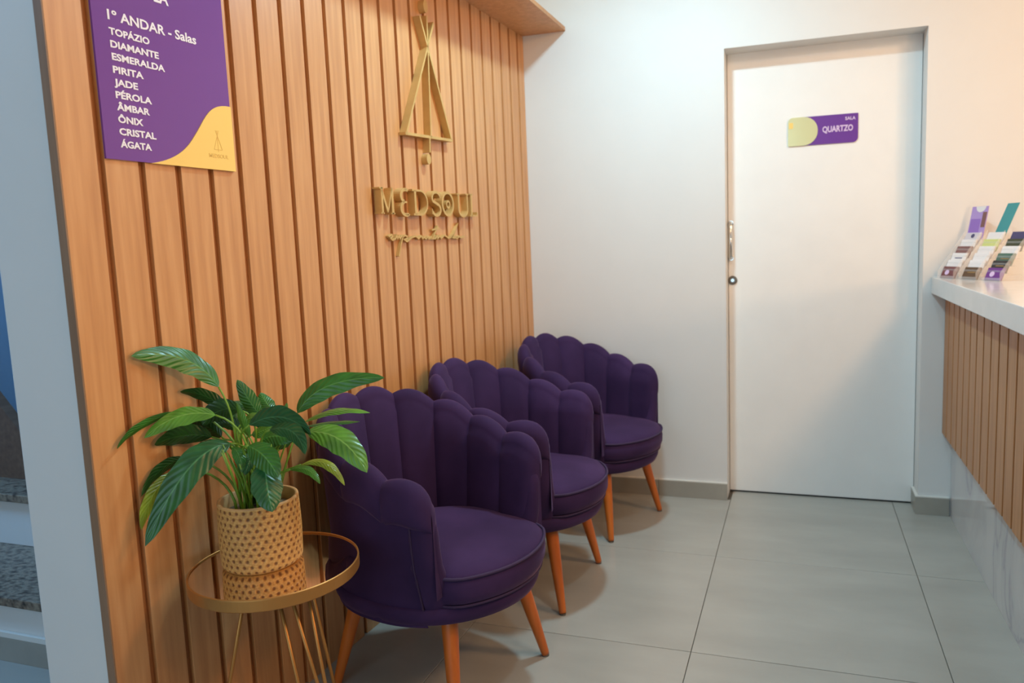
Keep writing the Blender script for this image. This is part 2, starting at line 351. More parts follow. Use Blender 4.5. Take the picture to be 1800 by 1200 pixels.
# partition that carries the slatted panel (turned 2.5 degrees)
wall_left = box('wall_left', -.215, -.0228, -2.43, -.003, 0, HC, M['paint'], kind='structure', rot=(0, 0, -WA), bevel=.003)
wall_right = box('wall_right', 3.3, 3.4, -5.6, .18, 0, HC, M['paint'], kind='structure')
bm = box_bm(-3.2, -.9, -5.6, -5.5, 0, HC); box_bm(1.3, 3.4, -5.6, -5.5, 0, HC, bm=bm); box_bm(-.9, 1.3, -5.6, -5.5, 2.4, HC, bm=bm)
wall_rear = obj('wall_rear', me_from(bm), M['paint'], kind='structure')
box('wall_stair', -3.3, -3.2, -5.6, .3, 0, HC, M['bluewall'], kind='structure')
box('wall_stair_back', -3.2, -.5, .2, .3, 0, HC, M['bluewall'], kind='structure')
box('ceiling', -3.3, 3.4, -5.6, .3, HC, HC+.08, M['ceiling'], kind='structure')

# skirting tiles of the back wall
def skirt(name, segs):
    first = None
    for k, (x0, x1, y0, y1) in enumerate(segs):
        o = box(name if k == 0 else 'skirting_tile', x0, x1, y0, y1, 0, .078, M['skirting'], first, 'structure' if k == 0 else None, .001)
        box('skirting_lip', x0, x1, y0, y1, .0782, .084, M['skirting_lip'], o if k == 0 else first, None, .001)
        first = first or o
skirt('baseboard_back', [(.0, .62, -.012, 0), (.622, XDL, -.012, 0)])
skirt('baseboard_right', [(XDR-.012, 1.8985, -.012, 0), (XDR-.012, XDR, .0005, REC-.004)])

# door
d = box('door_1', XDL+.002, XDR-.002, REC, REC+.04, .008, ZT+.02, M['door'], kind='structure', bevel=.002)
hd = obj('door_handle', me_from(tube_bm([(.9655, REC-.0, 1.312), (.9655, REC-.032, 1.312), (.9655, REC-.04, 1.30), (.9655, REC-.04, 1.16), (.9655, REC-.032, 1.148), (.9655, REC, 1.148)], .0085, 12)), M['chrome'], d, smooth=True)
for z in (1.312, 1.148):
    obj('handle_mount', me_from(lathe_bm([(0, 0), (.012, 0), (.012, .006), (0, .006)], 20)), M['chrome'], hd, loc=(.9655, REC, z), rot=(PI/2, 0, 0), smooth=False)
lk = obj('door_lock', me_from(lathe_bm([(0, 0), (.021, 0), (.021, .006), (.017, .009), (0, .009)], 28)), M['darkmetal'], d, loc=(.972, REC, 1.042), rot=(PI/2, 0, 0))
obj('lock_cylinder', me_from(lathe_bm([(0, .009), (.009, .009), (.008, .013), (0, .013)], 20)), M['chrome'], lk)

# ------------------------------------------------------------------ slatted panel
PIT, Y0 = .0985, -2.427
panel = thing('slatted_wall_panel', 'tall oak slatted panel covering the left wall behind the chairs', 'wall panel', (0, 0, 0), -WA)
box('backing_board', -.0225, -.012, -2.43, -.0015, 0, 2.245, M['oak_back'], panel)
slat_me = me_from(box_bm(-.012, 0, 0, .0812, .0, 2.2448, .0012, 2)); slat_me.materials.append(M['oak'])
for k in range(25):
    y = -2.43+k*PIT
    if y+.0812 > 0:
        me = me_from(box_bm(-.012, 0, 0, -.001-y, .0, 2.2448, .0012, 2)); me.materials.append(M['oak']); obj('slat', me, None, panel, loc=(0, y, 0))
    else: obj('slat', slat_me, None, panel, loc=(0, y, 0))
ENDL = box('end_strip', -.0225, -.0002, -2.4335, -2.4302, 0, 2.2448, M['end'], panel)
can = thing('wooden_canopy', 'thin wooden canopy shelf projecting above the slatted wall', 'canopy')
obj('shelf_board', me_from(prism_bm([(-.0222, -.001), (-.1265, -2.40), (.2130, -2.40), (.2130, -.001)], .018)), M['oak'], can, loc=(0, 0, 2.245))
box('edge_band', .2130, .2155, -2.40, -.001, 2.2452, 2.2635, M['oak_desk'], can)

# helper for things standing on the slatted wall: local x = along wall to the right, local y = up, local z = out
WM = Matrix.Rotation(-WA, 4, 'Z') @ Matrix(((0, 0, 1, 0), (1, 0, 0, 0), (0, 1, 0, 0), (0, 0, 0, 1)))
def wall_thing(name, label, cat, s, z, off, group=None):
    o = thing(name, label, cat, group=group)
    o.matrix_world = WM @ Matrix.Translation((-s, z, off))
    return o

# directory sign
S0 = 2.332; SW = .361; ZB = 1.459; SH = .66
sign = wall_thing('directory_sign', 'purple wall directory listing first floor rooms with yellow corner', 'sign', S0, ZB, .0)
sgn = obj('sign_board', me_from(prism_bm([(0, 0), (SW, 0), (SW, SH), (0, SH)], .005)), M['purple'], sign, loc=(0, 0, .001))
def bez(p0, p1, p2, p3, n=14):
    return [tuple((1-t)**3*a+3*(1-t)**2*t*b+3*(1-t)*t*t*c+t**3*d for a, b, c, d in zip(p0, p1, p2, p3)) for t in [i/n for i in range(n+1)]]
out = [(SW+.0008, -.0008), (SW+.0008, .158)] + bez((SW-.004, .158), (SW-.07, .158), (SW-.085, .118), (SW-.118, .078)) + bez((SW-.125, .07), (SW-.155, .03), (SW-.2, .008), (SW-.252, -.0008))[1:]
obj('gold_corner', me_from(prism_bm(out, .0075)), M['swoosh'], sign, loc=(0, 0, .001))
rows = [('1º ANDAR - Salas', .036, .0285, .299, .234), ('TOPÁZIO', .036, .0196, .2655, .100), ('DIAMANTE', .0365, .0196, .2395, .121), ('ESMERALDA', .037, .0196, .214, .134),
        ('PIRITA', .0365, .0196, .1875, .075), ('JADE', .0365, .0196, .1615, .058), ('PÉROLA', .037, .0196, .136, .09), ('ÂMBAR', .037, .0196, .111, .082),
        ('ÔNIX', .037, .0196, .0855, .062), ('CRISTAL', .037, .0196, .060, .093), ('ÁGATA', .037, .0196, .034, .078)]
for s, x, size, y, wd in rows:
    obj('lettering', text_mesh(s, size, .0006, .0004, width=wd), M['white'], sign, loc=(x, y-(.0105 if size > .025 else .0072), .0066))
obj('lettering', text_mesh('A', .04, .0009, .0004, width=.022), M['white'], sign, loc=(.072, .345, .0066))
obj('lettering', text_mesh('LA', .04, .0009, .0004, width=.04), M['white'], sign, loc=(.158, .357, .0066))
em = obj('embossed_name', text_mesh('MEDSOUL', .013, .0002, .0003, width=.062), M['emboss'], sign, loc=(SW-.083, .028, .0087))
bm = bmesh.new(); ox = SW-.052
for a, b in (((-.013, .048), (.005, .094)), ((.013, .048), (-.005, .094)), ((0, .043), (0, .094)), ((-.013, .048), (.013, .048))):
    stroke_bm([(ox+a[0], a[1]), (ox+b[0], b[1])], .0014, .0004, bm)
obj('embossed_tent', me_from(bm), M['emboss'], sign, loc=(0, 0, .0086))

# tent emblem: raised strips 27 mm deep
LD = .028
emb = wall_thing('tent_emblem', 'golden raised tent emblem with two round beads above the wall lettering', 'emblem', .986, 1.6, .0006)
def strip(name, a, b, wd=.0085, dep=LD):
    return obj(name, me_from(stroke_bm([a, b], wd, dep)), M['gold'], emb)
strip('left_pole', (-.184, .0445), (.052, .474)); strip('right_pole', (.15, .058), (-.048, .474)); strip('middle_pole', (-.012, .05), (.003, .486), .0075)
strip('base_bar', (-.19, .046), (.156, .059), .010); strip('lower_mast', (-.022, .047), (-.026, -.004), .008)
for nm, c, sx, sz in (('upper_bead', (.004, .520), .0155, .023), ('lower_bead', (-.030, -.028), .0155, .019)):
    pts = [(c[0]+sx*math.cos(2*PI*i/24), c[1]+sz*math.sin(2*PI*i/24)) for i in range(24)]
    obj(nm, me_from(prism_bm(pts, LD-.004)), M['gold'], emb)

# raised letters M E D S O U L : coordinates are (-s, z)
nm = wall_thing('wall_lettering', 'golden raised capital letters spelling the clinic name under the tent emblem', 'lettering', 0, 0, .0006)
def letter(n, strokes):
    bm = bmesh.new()
    for pts, wd, cl in strokes: stroke_bm(pts, wd, LD, bm, cl)
    return obj('letter_'+n, me_from(bm), M['gold'], nm)
zb, zt = 1.366, 1.452
def arc(cx, cz, rx, rz, a0, a1, n=20): return [(cx+rx*math.cos(math.radians(a0+(a1-a0)*i/n)), cz+rz*math.sin(math.radians(a0+(a1-a0)*i/n))) for i in range(n+1)]
letter('m', [([(-1.346, zb), (-1.346, zt)], .011, False), ([(-1.350, zt), (-1.314, zb+.006)], .010, False), ([(-1.314, zb+.006), (-1.284, zt+.001)], .006, False), ([(-1.284, zb), (-1.284, zt+.001)], .013, False),
             ([(-1.356, zb+.002), (-1.336, zb+.002)], .005, False), ([(-1.295, zb+.002), (-1.273, zb+.002)], .005, False), ([(-1.36, zt-.002), (-1.338, zt-.002)], .005, False)])
letter('e', [(arc(-1.2, 1.431, .030, .0215, 60, 250, 14), .011, False), (arc(-1.2, 1.387, .032, .0225, 110, 300, 14), .011, False), ([(-1.214, 1.409), (-1.192, 1.409)], .006, False),
             ([(-1.205, zt+.001), (-1.178, zt+.001)], .005, False), ([(-1.205, zb), (-1.178, zb)], .005, False)])
letter('d', [([(-1.135, zb+.001), (-1.135, zt+.002)], .013, False), ([(-1.155, zt+.001), (-1.105, zt+.001)] + arc(-1.1, 1.4105, .049, .043, 85, -85, 18) + [(-1.105, zb+.002), (-1.15, zb+.002)], .007, False)])
letter('s', [(arc(-.985, 1.432, .030, .022, 20, 215, 14) + [(-.985, 1.412)] + arc(-.985, 1.389, .031, .0215, 60, -160, 16), .010, False), ([(-.957, 1.432), (-.957, 1.45)], .004, False), ([(-1.017, 1.372), (-1.017, 1.392)], .004, False)])
oL = letter('o', [(arc(-.895, 1.413, .043, .043, 0, 345, 27), .010, True), (arc(-.893, 1.411, .013, .013, 0, 330, 11), .007, True)])
letter('u', [([(-.806, zt+.003), (-.806, 1.396)] + arc(-.768, 1.395, .038, .026, 180, 360, 14) + [(-.730, zt+.006)], .009, False), ([(-.818, zt+.003), (-.794, zt+.003)], .005, False), ([(-.742, zt+.005), (-.718, zt+.005)], .005, False)])
letter('l', [([(-.694, zb+.006), (-.694, zt+.008)], .012, False), ([(-.71, zb+.006), (-.645, zb+.008), (-.645, zb+.022)], .006, False), ([(-.708, zt+.007), (-.68, zt+.007)], .005, False)])

# cursive line below
scr = wall_thing('wall_script', 'small golden handwritten script line below the capital letters', 'lettering', -.029, 0, .0006)
SS = {'first_word': [[(1.3253, 1.2909), (1.3046, 1.2975), (1.2998, 1.2928), (1.3121, 1.2858), (1.302, 1.2789), (1.2826, 1.2838), (1.2746, 1.294), (1.2693, 1.2837), (1.261, 1.2926), (1.254, 1.2836), (1.2434, 1.2922), (1.2333, 1.2947)],
      [(1.2315, 1.2964), (1.2498, 1.2629), (1.267, 1.2235)], [(1.2372, 1.2887), (1.2202, 1.2947), (1.2057, 1.2911), (1.2099, 1.2833), (1.2268, 1.2799), (1.2094, 1.2728), (1.1812, 1.2848), (1.1671, 1.2891)]],
      'second_word': [[(1.1671, 1.2891), (1.1461, 1.2917), (1.1297, 1.2826), (1.1109, 1.2924), (1.0995, 1.2824), (1.0897, 1.2896), (1.0697, 1.2904), (1.0901, 1.286), (1.0761, 1.2813), (1.0642, 1.2904), (1.0577, 1.2821), (1.0346, 1.2893)],
      [(.9827, 1.3296), (1.0066, 1.3042), (1.026, 1.2818), (1.0051, 1.2826), (.9926, 1.2919), (.9898, 1.2815), (.9713, 1.2918), (.9626, 1.2813), (.9375, 1.2936), (.9179, 1.2897), (.9064, 1.2828), (.89, 1.2837)], [(1.0301, 1.3138), (1.0013, 1.3173), (.9721, 1.3202)]],
      'third_word': [[(.89, 1.2837), (.8589, 1.3021), (.8188, 1.3398), (.865, 1.2845), (.8484, 1.2824)], [(.8219, 1.2912), (.8502, 1.2854), (.8316, 1.2803), (.8134, 1.2901), (.8012, 1.2831), (.7653, 1.2889)]]}
for w_, ss in SS.items():
    bm = bmesh.new()
    for st in ss: stroke_bm([(-a, b) for a, b in st], .0058, .012, bm)
    obj(w_, me_from(bm), M['gold'], scr)

# door plate
pl = thing('door_plate', 'purple room name plate with gold rounded end on white door', 'sign', (1.222, REC-.0005, 1.647))
pl.rotation_euler = (PI/2, 0, 0)
pw, ph = .297, .126
def rrect(x0, x1, y0, y1, rad):   # rad = (bl, br, tr, tl)
    o = []
    for (cx, cy, r, a) in ((x0, y0, rad[0], 180), (x1, y0, rad[1], 270), (x1, y1, rad[2], 0), (x0, y1, rad[3], 90)):
        ax = cx+r*(1 if cx == x0 else -1); ay = cy+r*(1 if cy == y0 else -1)
        o += [(ax+r*math.cos(math.radians(a+90*i/6)), ay+r*math.sin(math.radians(a+90*i/6))) for i in range(7)] if r else [(cx, cy)]
    return o
obj('plate_board', me_from(prism_bm(rrect(.06, pw, 0, ph, (0, .022, .003, 0)), .004)), M['purple2'], pl)
obj('gold_end', me_from(prism_bm(rrect(0, .128, 0, ph, (.004, .06, .06, .022)), .006)), M['plategold'], pl)
obj('gold_chip', me_from(prism_bm(rrect(.005, .022, .078, .104, (.002,)*4), .0068)), M['swoosh'], pl)
obj('lettering', text_mesh('QUARTZO', .036, .0012, .0004, width=.128), M['lilacprint'], pl, loc=(.148, .052, .0046))
obj('lettering', text_mesh('SALA', .019, .0006, .0004, width=.043), M['lilacprint'], pl, loc=(.243, .099, .0046))

# ------------------------------------------------------------------ stairs behind the partition
st = thing('staircase', 'grey granite staircase with white risers left of the partition', 'staircase', (-1.1, -1.97, 0))
def stair_part(name, x0, x1, y0, y1, z0, z1, m, bev=.003):
    return box(name, x0+1.1, x1+1.1, y0+1.97, y1+1.97, z0, z1, m, st, None, bev)
x0, x1 = -3.1, -.42
ys = [-1.978, -1.67, -1.36]; zs = [.221, .42, .6]
for k in range(2):
    stair_part('riser', x0, x1, ys[k], ys[k+1]+.03, 0 if k == 0 else zs[0]+.0002, zs[k]-.03, M['paint'], .001)
    stair_part('tread', x0, x1, ys[k]-.022, ys[k+1]+(.02 if k == 0 else .3), zs[k]-.029, zs[k], M['granite'])
stair_part('skirting_tile', x0, x1, -1.990, -1.9782, 0, .080, M['skirting'], .001)
stair_part('skirting_lip', x0, x1, -1.990, -1.9782, .0802, .098, M['skirting_lip'], .001)
obj('side_panel', me_from(prism_bm([(-1.5, 0), (-.273, 0), (-1.5, 1.325)], .04)), M['stairwood'], st, loc=(0, .47, .4202), rot=(PI/2, 0, 0))

# ------------------------------------------------------------------ reception desk
XM, XS, XC, ZC = 1.9031, 1.8634, 1.808, 1.0488
desk = thing('reception_desk', 'reception desk with white quartz top, oak slats and marble base', 'desk', (0, 0, 0))
box('marble_base', XM, XM+.03, -3.2, -.001, .0, .62, M['marble'], desk, bevel=.001)
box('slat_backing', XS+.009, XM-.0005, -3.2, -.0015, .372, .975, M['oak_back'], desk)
cs_me = me_from(box_bm(XS, XS+.009, 0, .088, .3713, .9765, .001, 1)); cs_me.materials.append(M['oak_desk'])
for k in range(30): obj('slat', cs_me, None, desk, loc=(0, -.0915-k*.1042, 0))
box('countertop', XC, 2.42, -3.2, -.0015, .978, ZC, M['stone_top'], desk, bevel=.003)
box('inner_board', XM+.03, XM+.05, -3.2, -.002, .0, .978, M['oak_desk'], desk)

# card stands, cards and leaflets
PH = math.radians(58)
def rc_(k, back, up, w=0):   # origin of column k, moved back / up along its own axes
    wx, wy = math.cos(PH), -math.sin(PH); bx, by = math.sin(PH), math.cos(PH)
    return (1.818+wx*(.114*k+w)+bx*back, -.122+wy*(.114*k+w)+by*back, ZC+up)
def cmat(nm, c, r=.45): return mat(nm, c, r)
CB = {n: cmat('card_'+n, srgb(*c)) for n, c in dict(burgundy=(112, 62, 66), white=(232, 228, 228), mauve=(128, 88, 86), brown=(92, 66, 44), purple=(106, 48, 134), black=(46, 42, 42),
      green=(74, 106, 92), olive=(62, 66, 42), navy=(70, 66, 108), lime=(206, 212, 132), lilac=(178, 150, 212), teal=(54, 146, 150), grey=(206, 200, 208)).items()}
CW, CH, TB, TU = .078, .050, .021, .0265
cols = [['burgundy', 'white', 'white', 'mauve', 'white', 'grey'], ['brown', 'white', 'white', 'white', 'lime', 'white'], ['purple', 'black', 'green', 'white', 'olive', 'navy']]
desc = {'burgundy': 'burgundy business card in the lowest tier of the stand nearest the wall', 'mauve': 'brownish mauve business card halfway up the stand nearest the wall', 'grey': 'pale grey card with dark mark just below the lilac leaflet',
        'brown': 'dark brown business card in the lowest tier of the middle stand', 'lime': 'lime yellow card in the upper part of the middle stand', 'purple': 'bright purple business card in the lowest tier of the right stand',
        'black': 'black business card directly above the purple card', 'green': 'dark green business card in the middle of the right stand', 'olive': 'dark olive card below the navy card', 'navy': 'navy blue card at the top of the right stand'}
where = ['of the stand nearest the wall', 'of the middle stand', 'of the right stand']; tiern = ['lowest', 'second', 'third', 'fourth', 'fifth', 'top']
card_me = {}
LEAN = math.radians(-24)
for k, colr in enumerate(cols):
    s = thing('card_stand', ('clear acrylic tiered card stand nearest the white wall on desk', 'clear acrylic tiered card stand between two other card stands', 'clear acrylic tiered card stand at the right, holding purple and green cards')[k], 'card holder', rc_(k, 0, .0002), -PH, 'card stands on the desk')
    n = len(colr)
    for i in range(n):
        y = i*TB; z = i*TU
        bm = box_bm(-.003, CW+.003, y-.004, y-.002, z, z+.012); box_bm(-.003, CW+.003, y-.004, y+.022, z-.0, z+.002, bm=bm)
        obj('tier', me_from(bm), M['acrylic'], s)
    for x in (-.005, CW+.003):
        ol = [(-.004, 0), (n*TB, 0), (n*TB, n*TU+.03)] + [(-.004, .03)]
        o = obj('side_panel', me_from(prism_bm([(a, b) for a, b in ol], .002)), M['acrylic'], s)
        o.matrix_local = Matrix.Translation((x, 0, 0)) @ Matrix(((0, 0, 1, 0), (1, 0, 0, 0), (0, 1, 0, 0), (0, 0, 0, 1)))
    for i, c in enumerate(colr):
        lab = desc.get(c) or 'white business card in the %s tier %s' % (tiern[i], where[k])
        e = thing('business_card', lab, 'card', rc_(k, i*TB+.004, i*TU+.0026), -PH, 'business cards in the stands')
        e.rotation_euler = (LEAN, 0, -PH)
        if c not in card_me:
            card_me[c] = me_from(box_bm(0, CW, 0, .006, 0, CH, .0006, 1)); card_me[c].materials.append(CB[c])
        obj('card_stack', card_me[c], None, e)
        pm = M['lilacprint'] if c in ('purple', 'burgundy', 'navy') else M['cardgold'] if c in ('brown', 'black', 'green', 'olive') else CB['navy']
        if (k, i) in ((0, 0), (0, 2), (0, 5), (1, 0), (2, 0), (2, 1), (2, 2)):
            bm = bmesh.new()
            if i == 0 and k != 1: lathe_bm([(0, 0), (.011, 0), (.011, .0006), (0, .0006)], 14, bm); o = obj('printed_mark', me_from(bm), pm, e, loc=(.028, -.0002, .024), rot=(PI/2, 0, 0))
            elif (k, i) == (0, 5): lathe_bm([(0, 0), (.009, 0), (.009, .0006), (0, .0006)], 14, bm); o = obj('printed_mark', me_from(bm), pm, e, loc=(.039, -.0002, .036), rot=(PI/2, 0, 0))
            else:
                box_bm(.02, .058, -.0006, 0, .026, .030, bm=bm); obj('printed_line', me_from(bm), pm, e)
lf = thing('leaflet', 'lilac leaflet with photo strip standing behind the cards by the wall', 'leaflet', rc_(0, 6*TB+.002, 6*TU-.006), -PH); lf.rotation_euler = (math.radians(-12), 0, -PH)
obj('sheet', me_from(box_bm(-.002, .082, 0, .003, 0, .136, .0006, 1)), CB['lilac'], lf)
obj('white_arc', me_from(prism_bm([(.020, .1355)] + [(.045+.025*math.cos(math.radians(a)), .1355+.024*math.sin(math.radians(a))) for a in range(190, 360, 17)] + [(.070, .1355)], .0005)), CB['white'], lf, rot=(PI/2, 0, 0), loc=(0, -.0002, 0))
bm = box_bm(.060, .080, -.0006, 0, .05, .112); obj('photo_strip', me_from(bm), CB['mauve'], lf)
bm = box_bm(.004, .054, -.0005, 0, .03, .085); obj('colour_block', me_from(bm), mat('violet_block', srgb(150, 112, 196), .4), lf)
tl_ = thing('leaflet', 'narrow teal leaflet leaning behind the middle card stand', 'leaflet', rc_(1, 6*TB+.004, 6*TU-.012, .012), -PH); tl_.rotation_euler = (math.radians(-25), 0, -PH-.1)
obj('sheet', me_from(box_bm(0, .062, 0, .002, 0, .160, .0005, 1)), CB['teal'], tl_)

# ------------------------------------------------------------------ shell armchairs
NCH, RM, XB = 10, .28, -.048
A0 = PI/2+(.185-XB)/RM
def topz(a):      # height of the shell edge along the U-shaped path
    t = abs(a)/A0
    return .672+.158*(math.cos(t*PI)*.5+.5)**.9
def rin(z): return .208+.040*max(0, (z-.40))/.4
def rout(z): return .264+.026*max(0, min(1, (z-.28)/.45))
def pol(a, r, z=1):    # path: half circle round the back, then straight arms towards the front (+x)
    s = 1 if a >= 0 else -1; f = abs(a)
    if f <= PI/2: return Vector((XB-r*math.cos(f), s*r*math.sin(f), 0))
    x = (f-PI/2)*RM
    return Vector((XB+x, s*(r-.075*x*x/.24-.055*max(0, min(1, (.46-z)/.18))*max(0, (XB+x)/.185)**2), 0))
def channel_bm(k):
    da = 2*A0/NCH; ac = -A0+da*(k+.5); rows = []
    NS = 16
    for i in range(NS+1):
        s = -1+2*i/NS; s = math.sin(s*PI/2)*.9995; a = ac+s*da/2
        end = (k == 0 and s < 0) or (k == NCH-1 and s > 0)
        crown = -s*s; dep = -abs(s)**3.6
        if end: crown = -.25*s*s; dep = 0
        Zt = topz(a); zt = Zt+.023*crown
        r1 = rin(Zt); r2 = rout(Zt)+.004; rc = (r1+r2)/2; hw = (r2-r1)/2+.008
        pr = [(rin(z)-.012-.010*dep, z) for z in (.37, .43, .50, .55, .59, zt-.055)]
        for j in range(1, 12):
            th = PI-j*PI/12
            pr.append((rc+(hw+.010*dep)*math.cos(th), zt-.055+.055*math.sin(th)))
        ro = rc+hw+.010*dep
        pr += [(ro, zt-.07), (ro-.003, zt-.098), (ro-.012, zt-.113), (rout(.5)-.012, zt-.118)]
        if end:
            f = max(0, 1-abs(s)**2.6)**.5
            pr = [(rc+(r-rc)*f, (z if z < .56 else .56+(z-.56)*(.30+.70*f))) for r, z in pr]
        rows.append([(pol(a, r).x, pol(a, r).y, z) for r, z in pr])
    bm = grid_bm(rows)
    bmesh.ops.remove_doubles(bm, verts=bm.verts, dist=.0002)
    bmesh.ops.recalc_face_normals(bm, faces=bm.faces)
    return bm
def seat_r(a):  # a from +x front
    f = abs(((a+PI) % (2*PI))-PI)            # 0 at front
    t = max(0, min(1, (f-math.radians(38))/math.radians(36))); t = t*t*(3-2*t)
    return 1-(.20*t)
def base_r(a):    # base outline stretched to the back like the shell path
    c, s = math.cos(a), math.sin(a)
    if c >= 0: return 1
    d = -XB/.278*-c; return d*1+math.sqrt(max(0, 1-(XB/.278*s)**2))*1
def make_chair(label, loc, rz):
    t = thing('shell_armchair', label, 'armchair', loc, rz, 'purple shell armchairs along the slatted wall')
    # base ring and outer shell
    obj('seat_base', me_from(lathe_bm([(0, .275), (.20, .275), (.25, .278), (.268, .288), (.276, .305), (.278, .332), (.262, .336), (0, .336)], 64, rfun=base_r)), M['velvet'], t, smooth=True)
    rows = []
    NA = 60; aa = A0-.05/RM
    for z_ in range(9):
        row = []
        for i in range(NA+1):
            a = -aa+2*aa*i/NA; z1 = topz(a)-.085; z = .279+(z1-.279)*z_/8
            p = pol(a, rout(z)+.002, z); row.append((p.x, p.y, z))
        rows.append(row)
    row = []
    for i in range(NA+1):
        a = -aa+2*aa*i/NA; p = pol(a, rout(.6)-.03); row.append((p.x, p.y, topz(a)-.08))
    rows.append(row)
    bm = grid_bm(rows); bmesh.ops.recalc_face_normals(bm, faces=bm.faces)
    for f in bm.faces:
        c = f.calc_center_median()
        if f.normal.dot(Vector((c.x, c.y, .0))) < -.01: f.normal_flip()
    obj('outer_shell', me_from(bm), M['velvet'], t, smooth=True)
    for k in range(NCH): obj('back_channel', me_from(channel_bm(k)), M['velvet'], t, smooth=True)
    # padded fronts of the arms, from the base up to the last channel
    for sg in (-1, 1):
        rows = []
        for z, kz in ((.283, .60), (.30, .80), (.35, .95), (.40, 1), (.45, 1), (.50, 1), (.54, 1), (.562, .96), (.580, .8), (.590, .5)):
            ri, ro = rin(z)-.004, rout(z)+.004; rc = (ri+ro)/2; hw = (ro-ri)/2*kz
            ext = .046*kz; aend = A0-.046/RM
            row = []
            for j in range(13):
                th = -PI/2+PI*j/12
                p = pol(sg*(aend+ext*math.cos(th)**.8/RM), rc+hw*math.sin(th), z); row.append((p.x, p.y, z))
            for q in (hw, -hw):
                p = pol(sg*(aend-.07), rc+q*.9, z); row.append((p.x, p.y, z))
            rows.append(row)
        bm = grid_bm(rows, close_u=True)
        bm.faces.new([v for v in bm.verts][-15:])
        bmesh.ops.recalc_face_normals(bm, faces=bm.faces)
        af = obj('arm_front', me_from(bm), M['velvet'], t, smooth=True)
        sp = [pol(sg*(A0-.050/RM), rout(z)+.0045, z)+Vector((0, 0, z)) for z in (.30, .35, .40, .45, .50, .55, .572)]
        obj('seam', me_from(tube_bm(sp, .0026, 6)), M['piping'], af, smooth=True)
    # seat cushion with piping
    cush = lathe_bm([(0, .337), (.27, .337), (.288, .345), (.296, .366), (.297, .39), (.292, .412), (.280, .425), (.255, .436), (.18, .447), (.09, .451), (0, .452)], 72, rfun=seat_r)
    cu = obj('seat_cushion', me_from(cush), M['velvet'], t, smooth=True)
    ring = [(.2945*seat_r(2*PI*i/72)*math.cos(2*PI*i/72), .2945*seat_r(2*PI*i/72)*math.sin(2*PI*i/72), .415) for i in range(72)]
    obj('piping', me_from(tube_bm(ring, .0045, 8, closed=True)), M['piping'], cu, smooth=True)
    ring = [(.284*seat_r(2*PI*i/72)*math.cos(2*PI*i/72), .284*seat_r(2*PI*i/72)*math.sin(2*PI*i/72), .3375) for i in range(72)]
    obj('lower_piping', me_from(tube_bm(ring, .004, 8, closed=True)), M['piping'], cu, smooth=True)
    for lx, ly in ((1, 1), (1, -1), (-1, 1), (-1, -1)):
        a = Vector((.148 if lx > 0 else -.185, .158*ly, .280)); b = Vector((.2 if lx > 0 else -.245, .213*ly, .006))
        lg = obj('leg', me_from(tube_bm([a, a.lerp(b, .06), a.lerp(b, .5), a.lerp(b, .97), b], [.0225, .0225, .0185, .0125, .0115], 16)), M['beech'], t, smooth=True)
        dr = (b-a).normalized()
        obj('leg_cap', me_from(lathe_bm([(0, 0), (.011, 0), (.011, .006), (0, .006)], 14)), M['darkmetal'], lg, loc=(b.x, b.y, 0))
    return t
proto = make_chair('purple velvet shell armchair nearest the plant table', (.297, -1.679, 0), math.radians(-14))
for lab, loc, rz in (('purple velvet shell armchair between the two other armchairs', (.326, -1.046, 0), -2), ('purple velvet shell armchair in the corner by the white wall', (.407, -.362, 0), -18)):
    c = copy_tree(proto); c['label'] = lab; c.location = loc; c.rotation_euler = (0, 0, math.radians(rz))

# ------------------------------------------------------------------ side table
TX, TY, TZ, TR = .112, -2.168, .53, .190
tb = thing('side_table', 'round side table with bronze mirror top and thin brass wire legs', 'side table', (TX, TY, 0))
obj('mirror_top', me_from(lathe_bm([(0, TZ-.012), (TR-.004, TZ-.012), (TR-.004, TZ-.003), (0, TZ-.003)], 96)), M['mirror'], tb)
obj('brass_rim', me_from(lathe_bm([(TR-.0035, TZ), (TR-.002, TZ+.001), (TR, TZ-.0005), (TR+.0005, TZ-.003), (TR+.0005, TZ-.026), (TR-.001, TZ-.028), (TR-.0035, TZ-.028), (TR-.0035, TZ)], 96)), M['brass'], tb, smooth=False)
obj('under_plate', me_from(lathe_bm([(0, TZ-.026), (TR-.006, TZ-.026), (TR-.006, TZ-.014), (0, TZ-.014)], 64)), M['darkmetal'], tb)
def rod(at, rt, ab, rb):
    a = Vector((rt*math.cos(math.radians(at)), rt*math.sin(math.radians(at)), TZ-.0262)); b = Vector((rb*math.cos(math.radians(ab)), rb*math.sin(math.radians(ab)), .0045))
    obj('wire_leg', me_from(tube_bm([a, b], .0042, 10)), M['brass'], tb, smooth=True)
for r in RODS: rod(*r)
obj('foot_ring', me_from(tube_bm([(.16*math.cos(2*PI*i/48), .16*math.sin(2*PI*i/48), .0045) for i in range(48)], .0045, 8, closed=True)), M['brass'], tb, smooth=True)

# ------------------------------------------------------------------ pot and plant
PX, PY, PZ = .071, -2.160, TZ-.0028
pot = thing('plant_pot', 'round cane-patterned ceramic plant pot on the mirror table', 'plant pot', (PX, PY, PZ))
NR, NCOL = 11, 33
def cane_h(u, v):     # u around in columns, v up in rows ; returns 0 in a hole .. 1 on the strands
    row = math.floor(v); uu = u+(.5 if row % 2 else 0)
    du = (uu-math.floor(uu))-.5; dv = (v-row)-.5
    dd = math.sqrt((du*1.25)**2+dv**2)
    hole = max(0, min(1, (dd-.17)/.20))
    strand = .72+.16*math.sin(dv*30+4*math.sin(u*1.9))*math.sin(du*30+3*math.sin(v*2.3))+.12*math.sin(u*7.3+v*5.1)*math.sin(v*9.7-u*3.3)
    return hole*strand
NU, NV = NCOL*9, NR*9
rows = []; tones = []
def pot_r(t): return .0905+.0025*math.sin(t*PI)-(.010*(1-t/.07)**2 if t < .07 else 0)
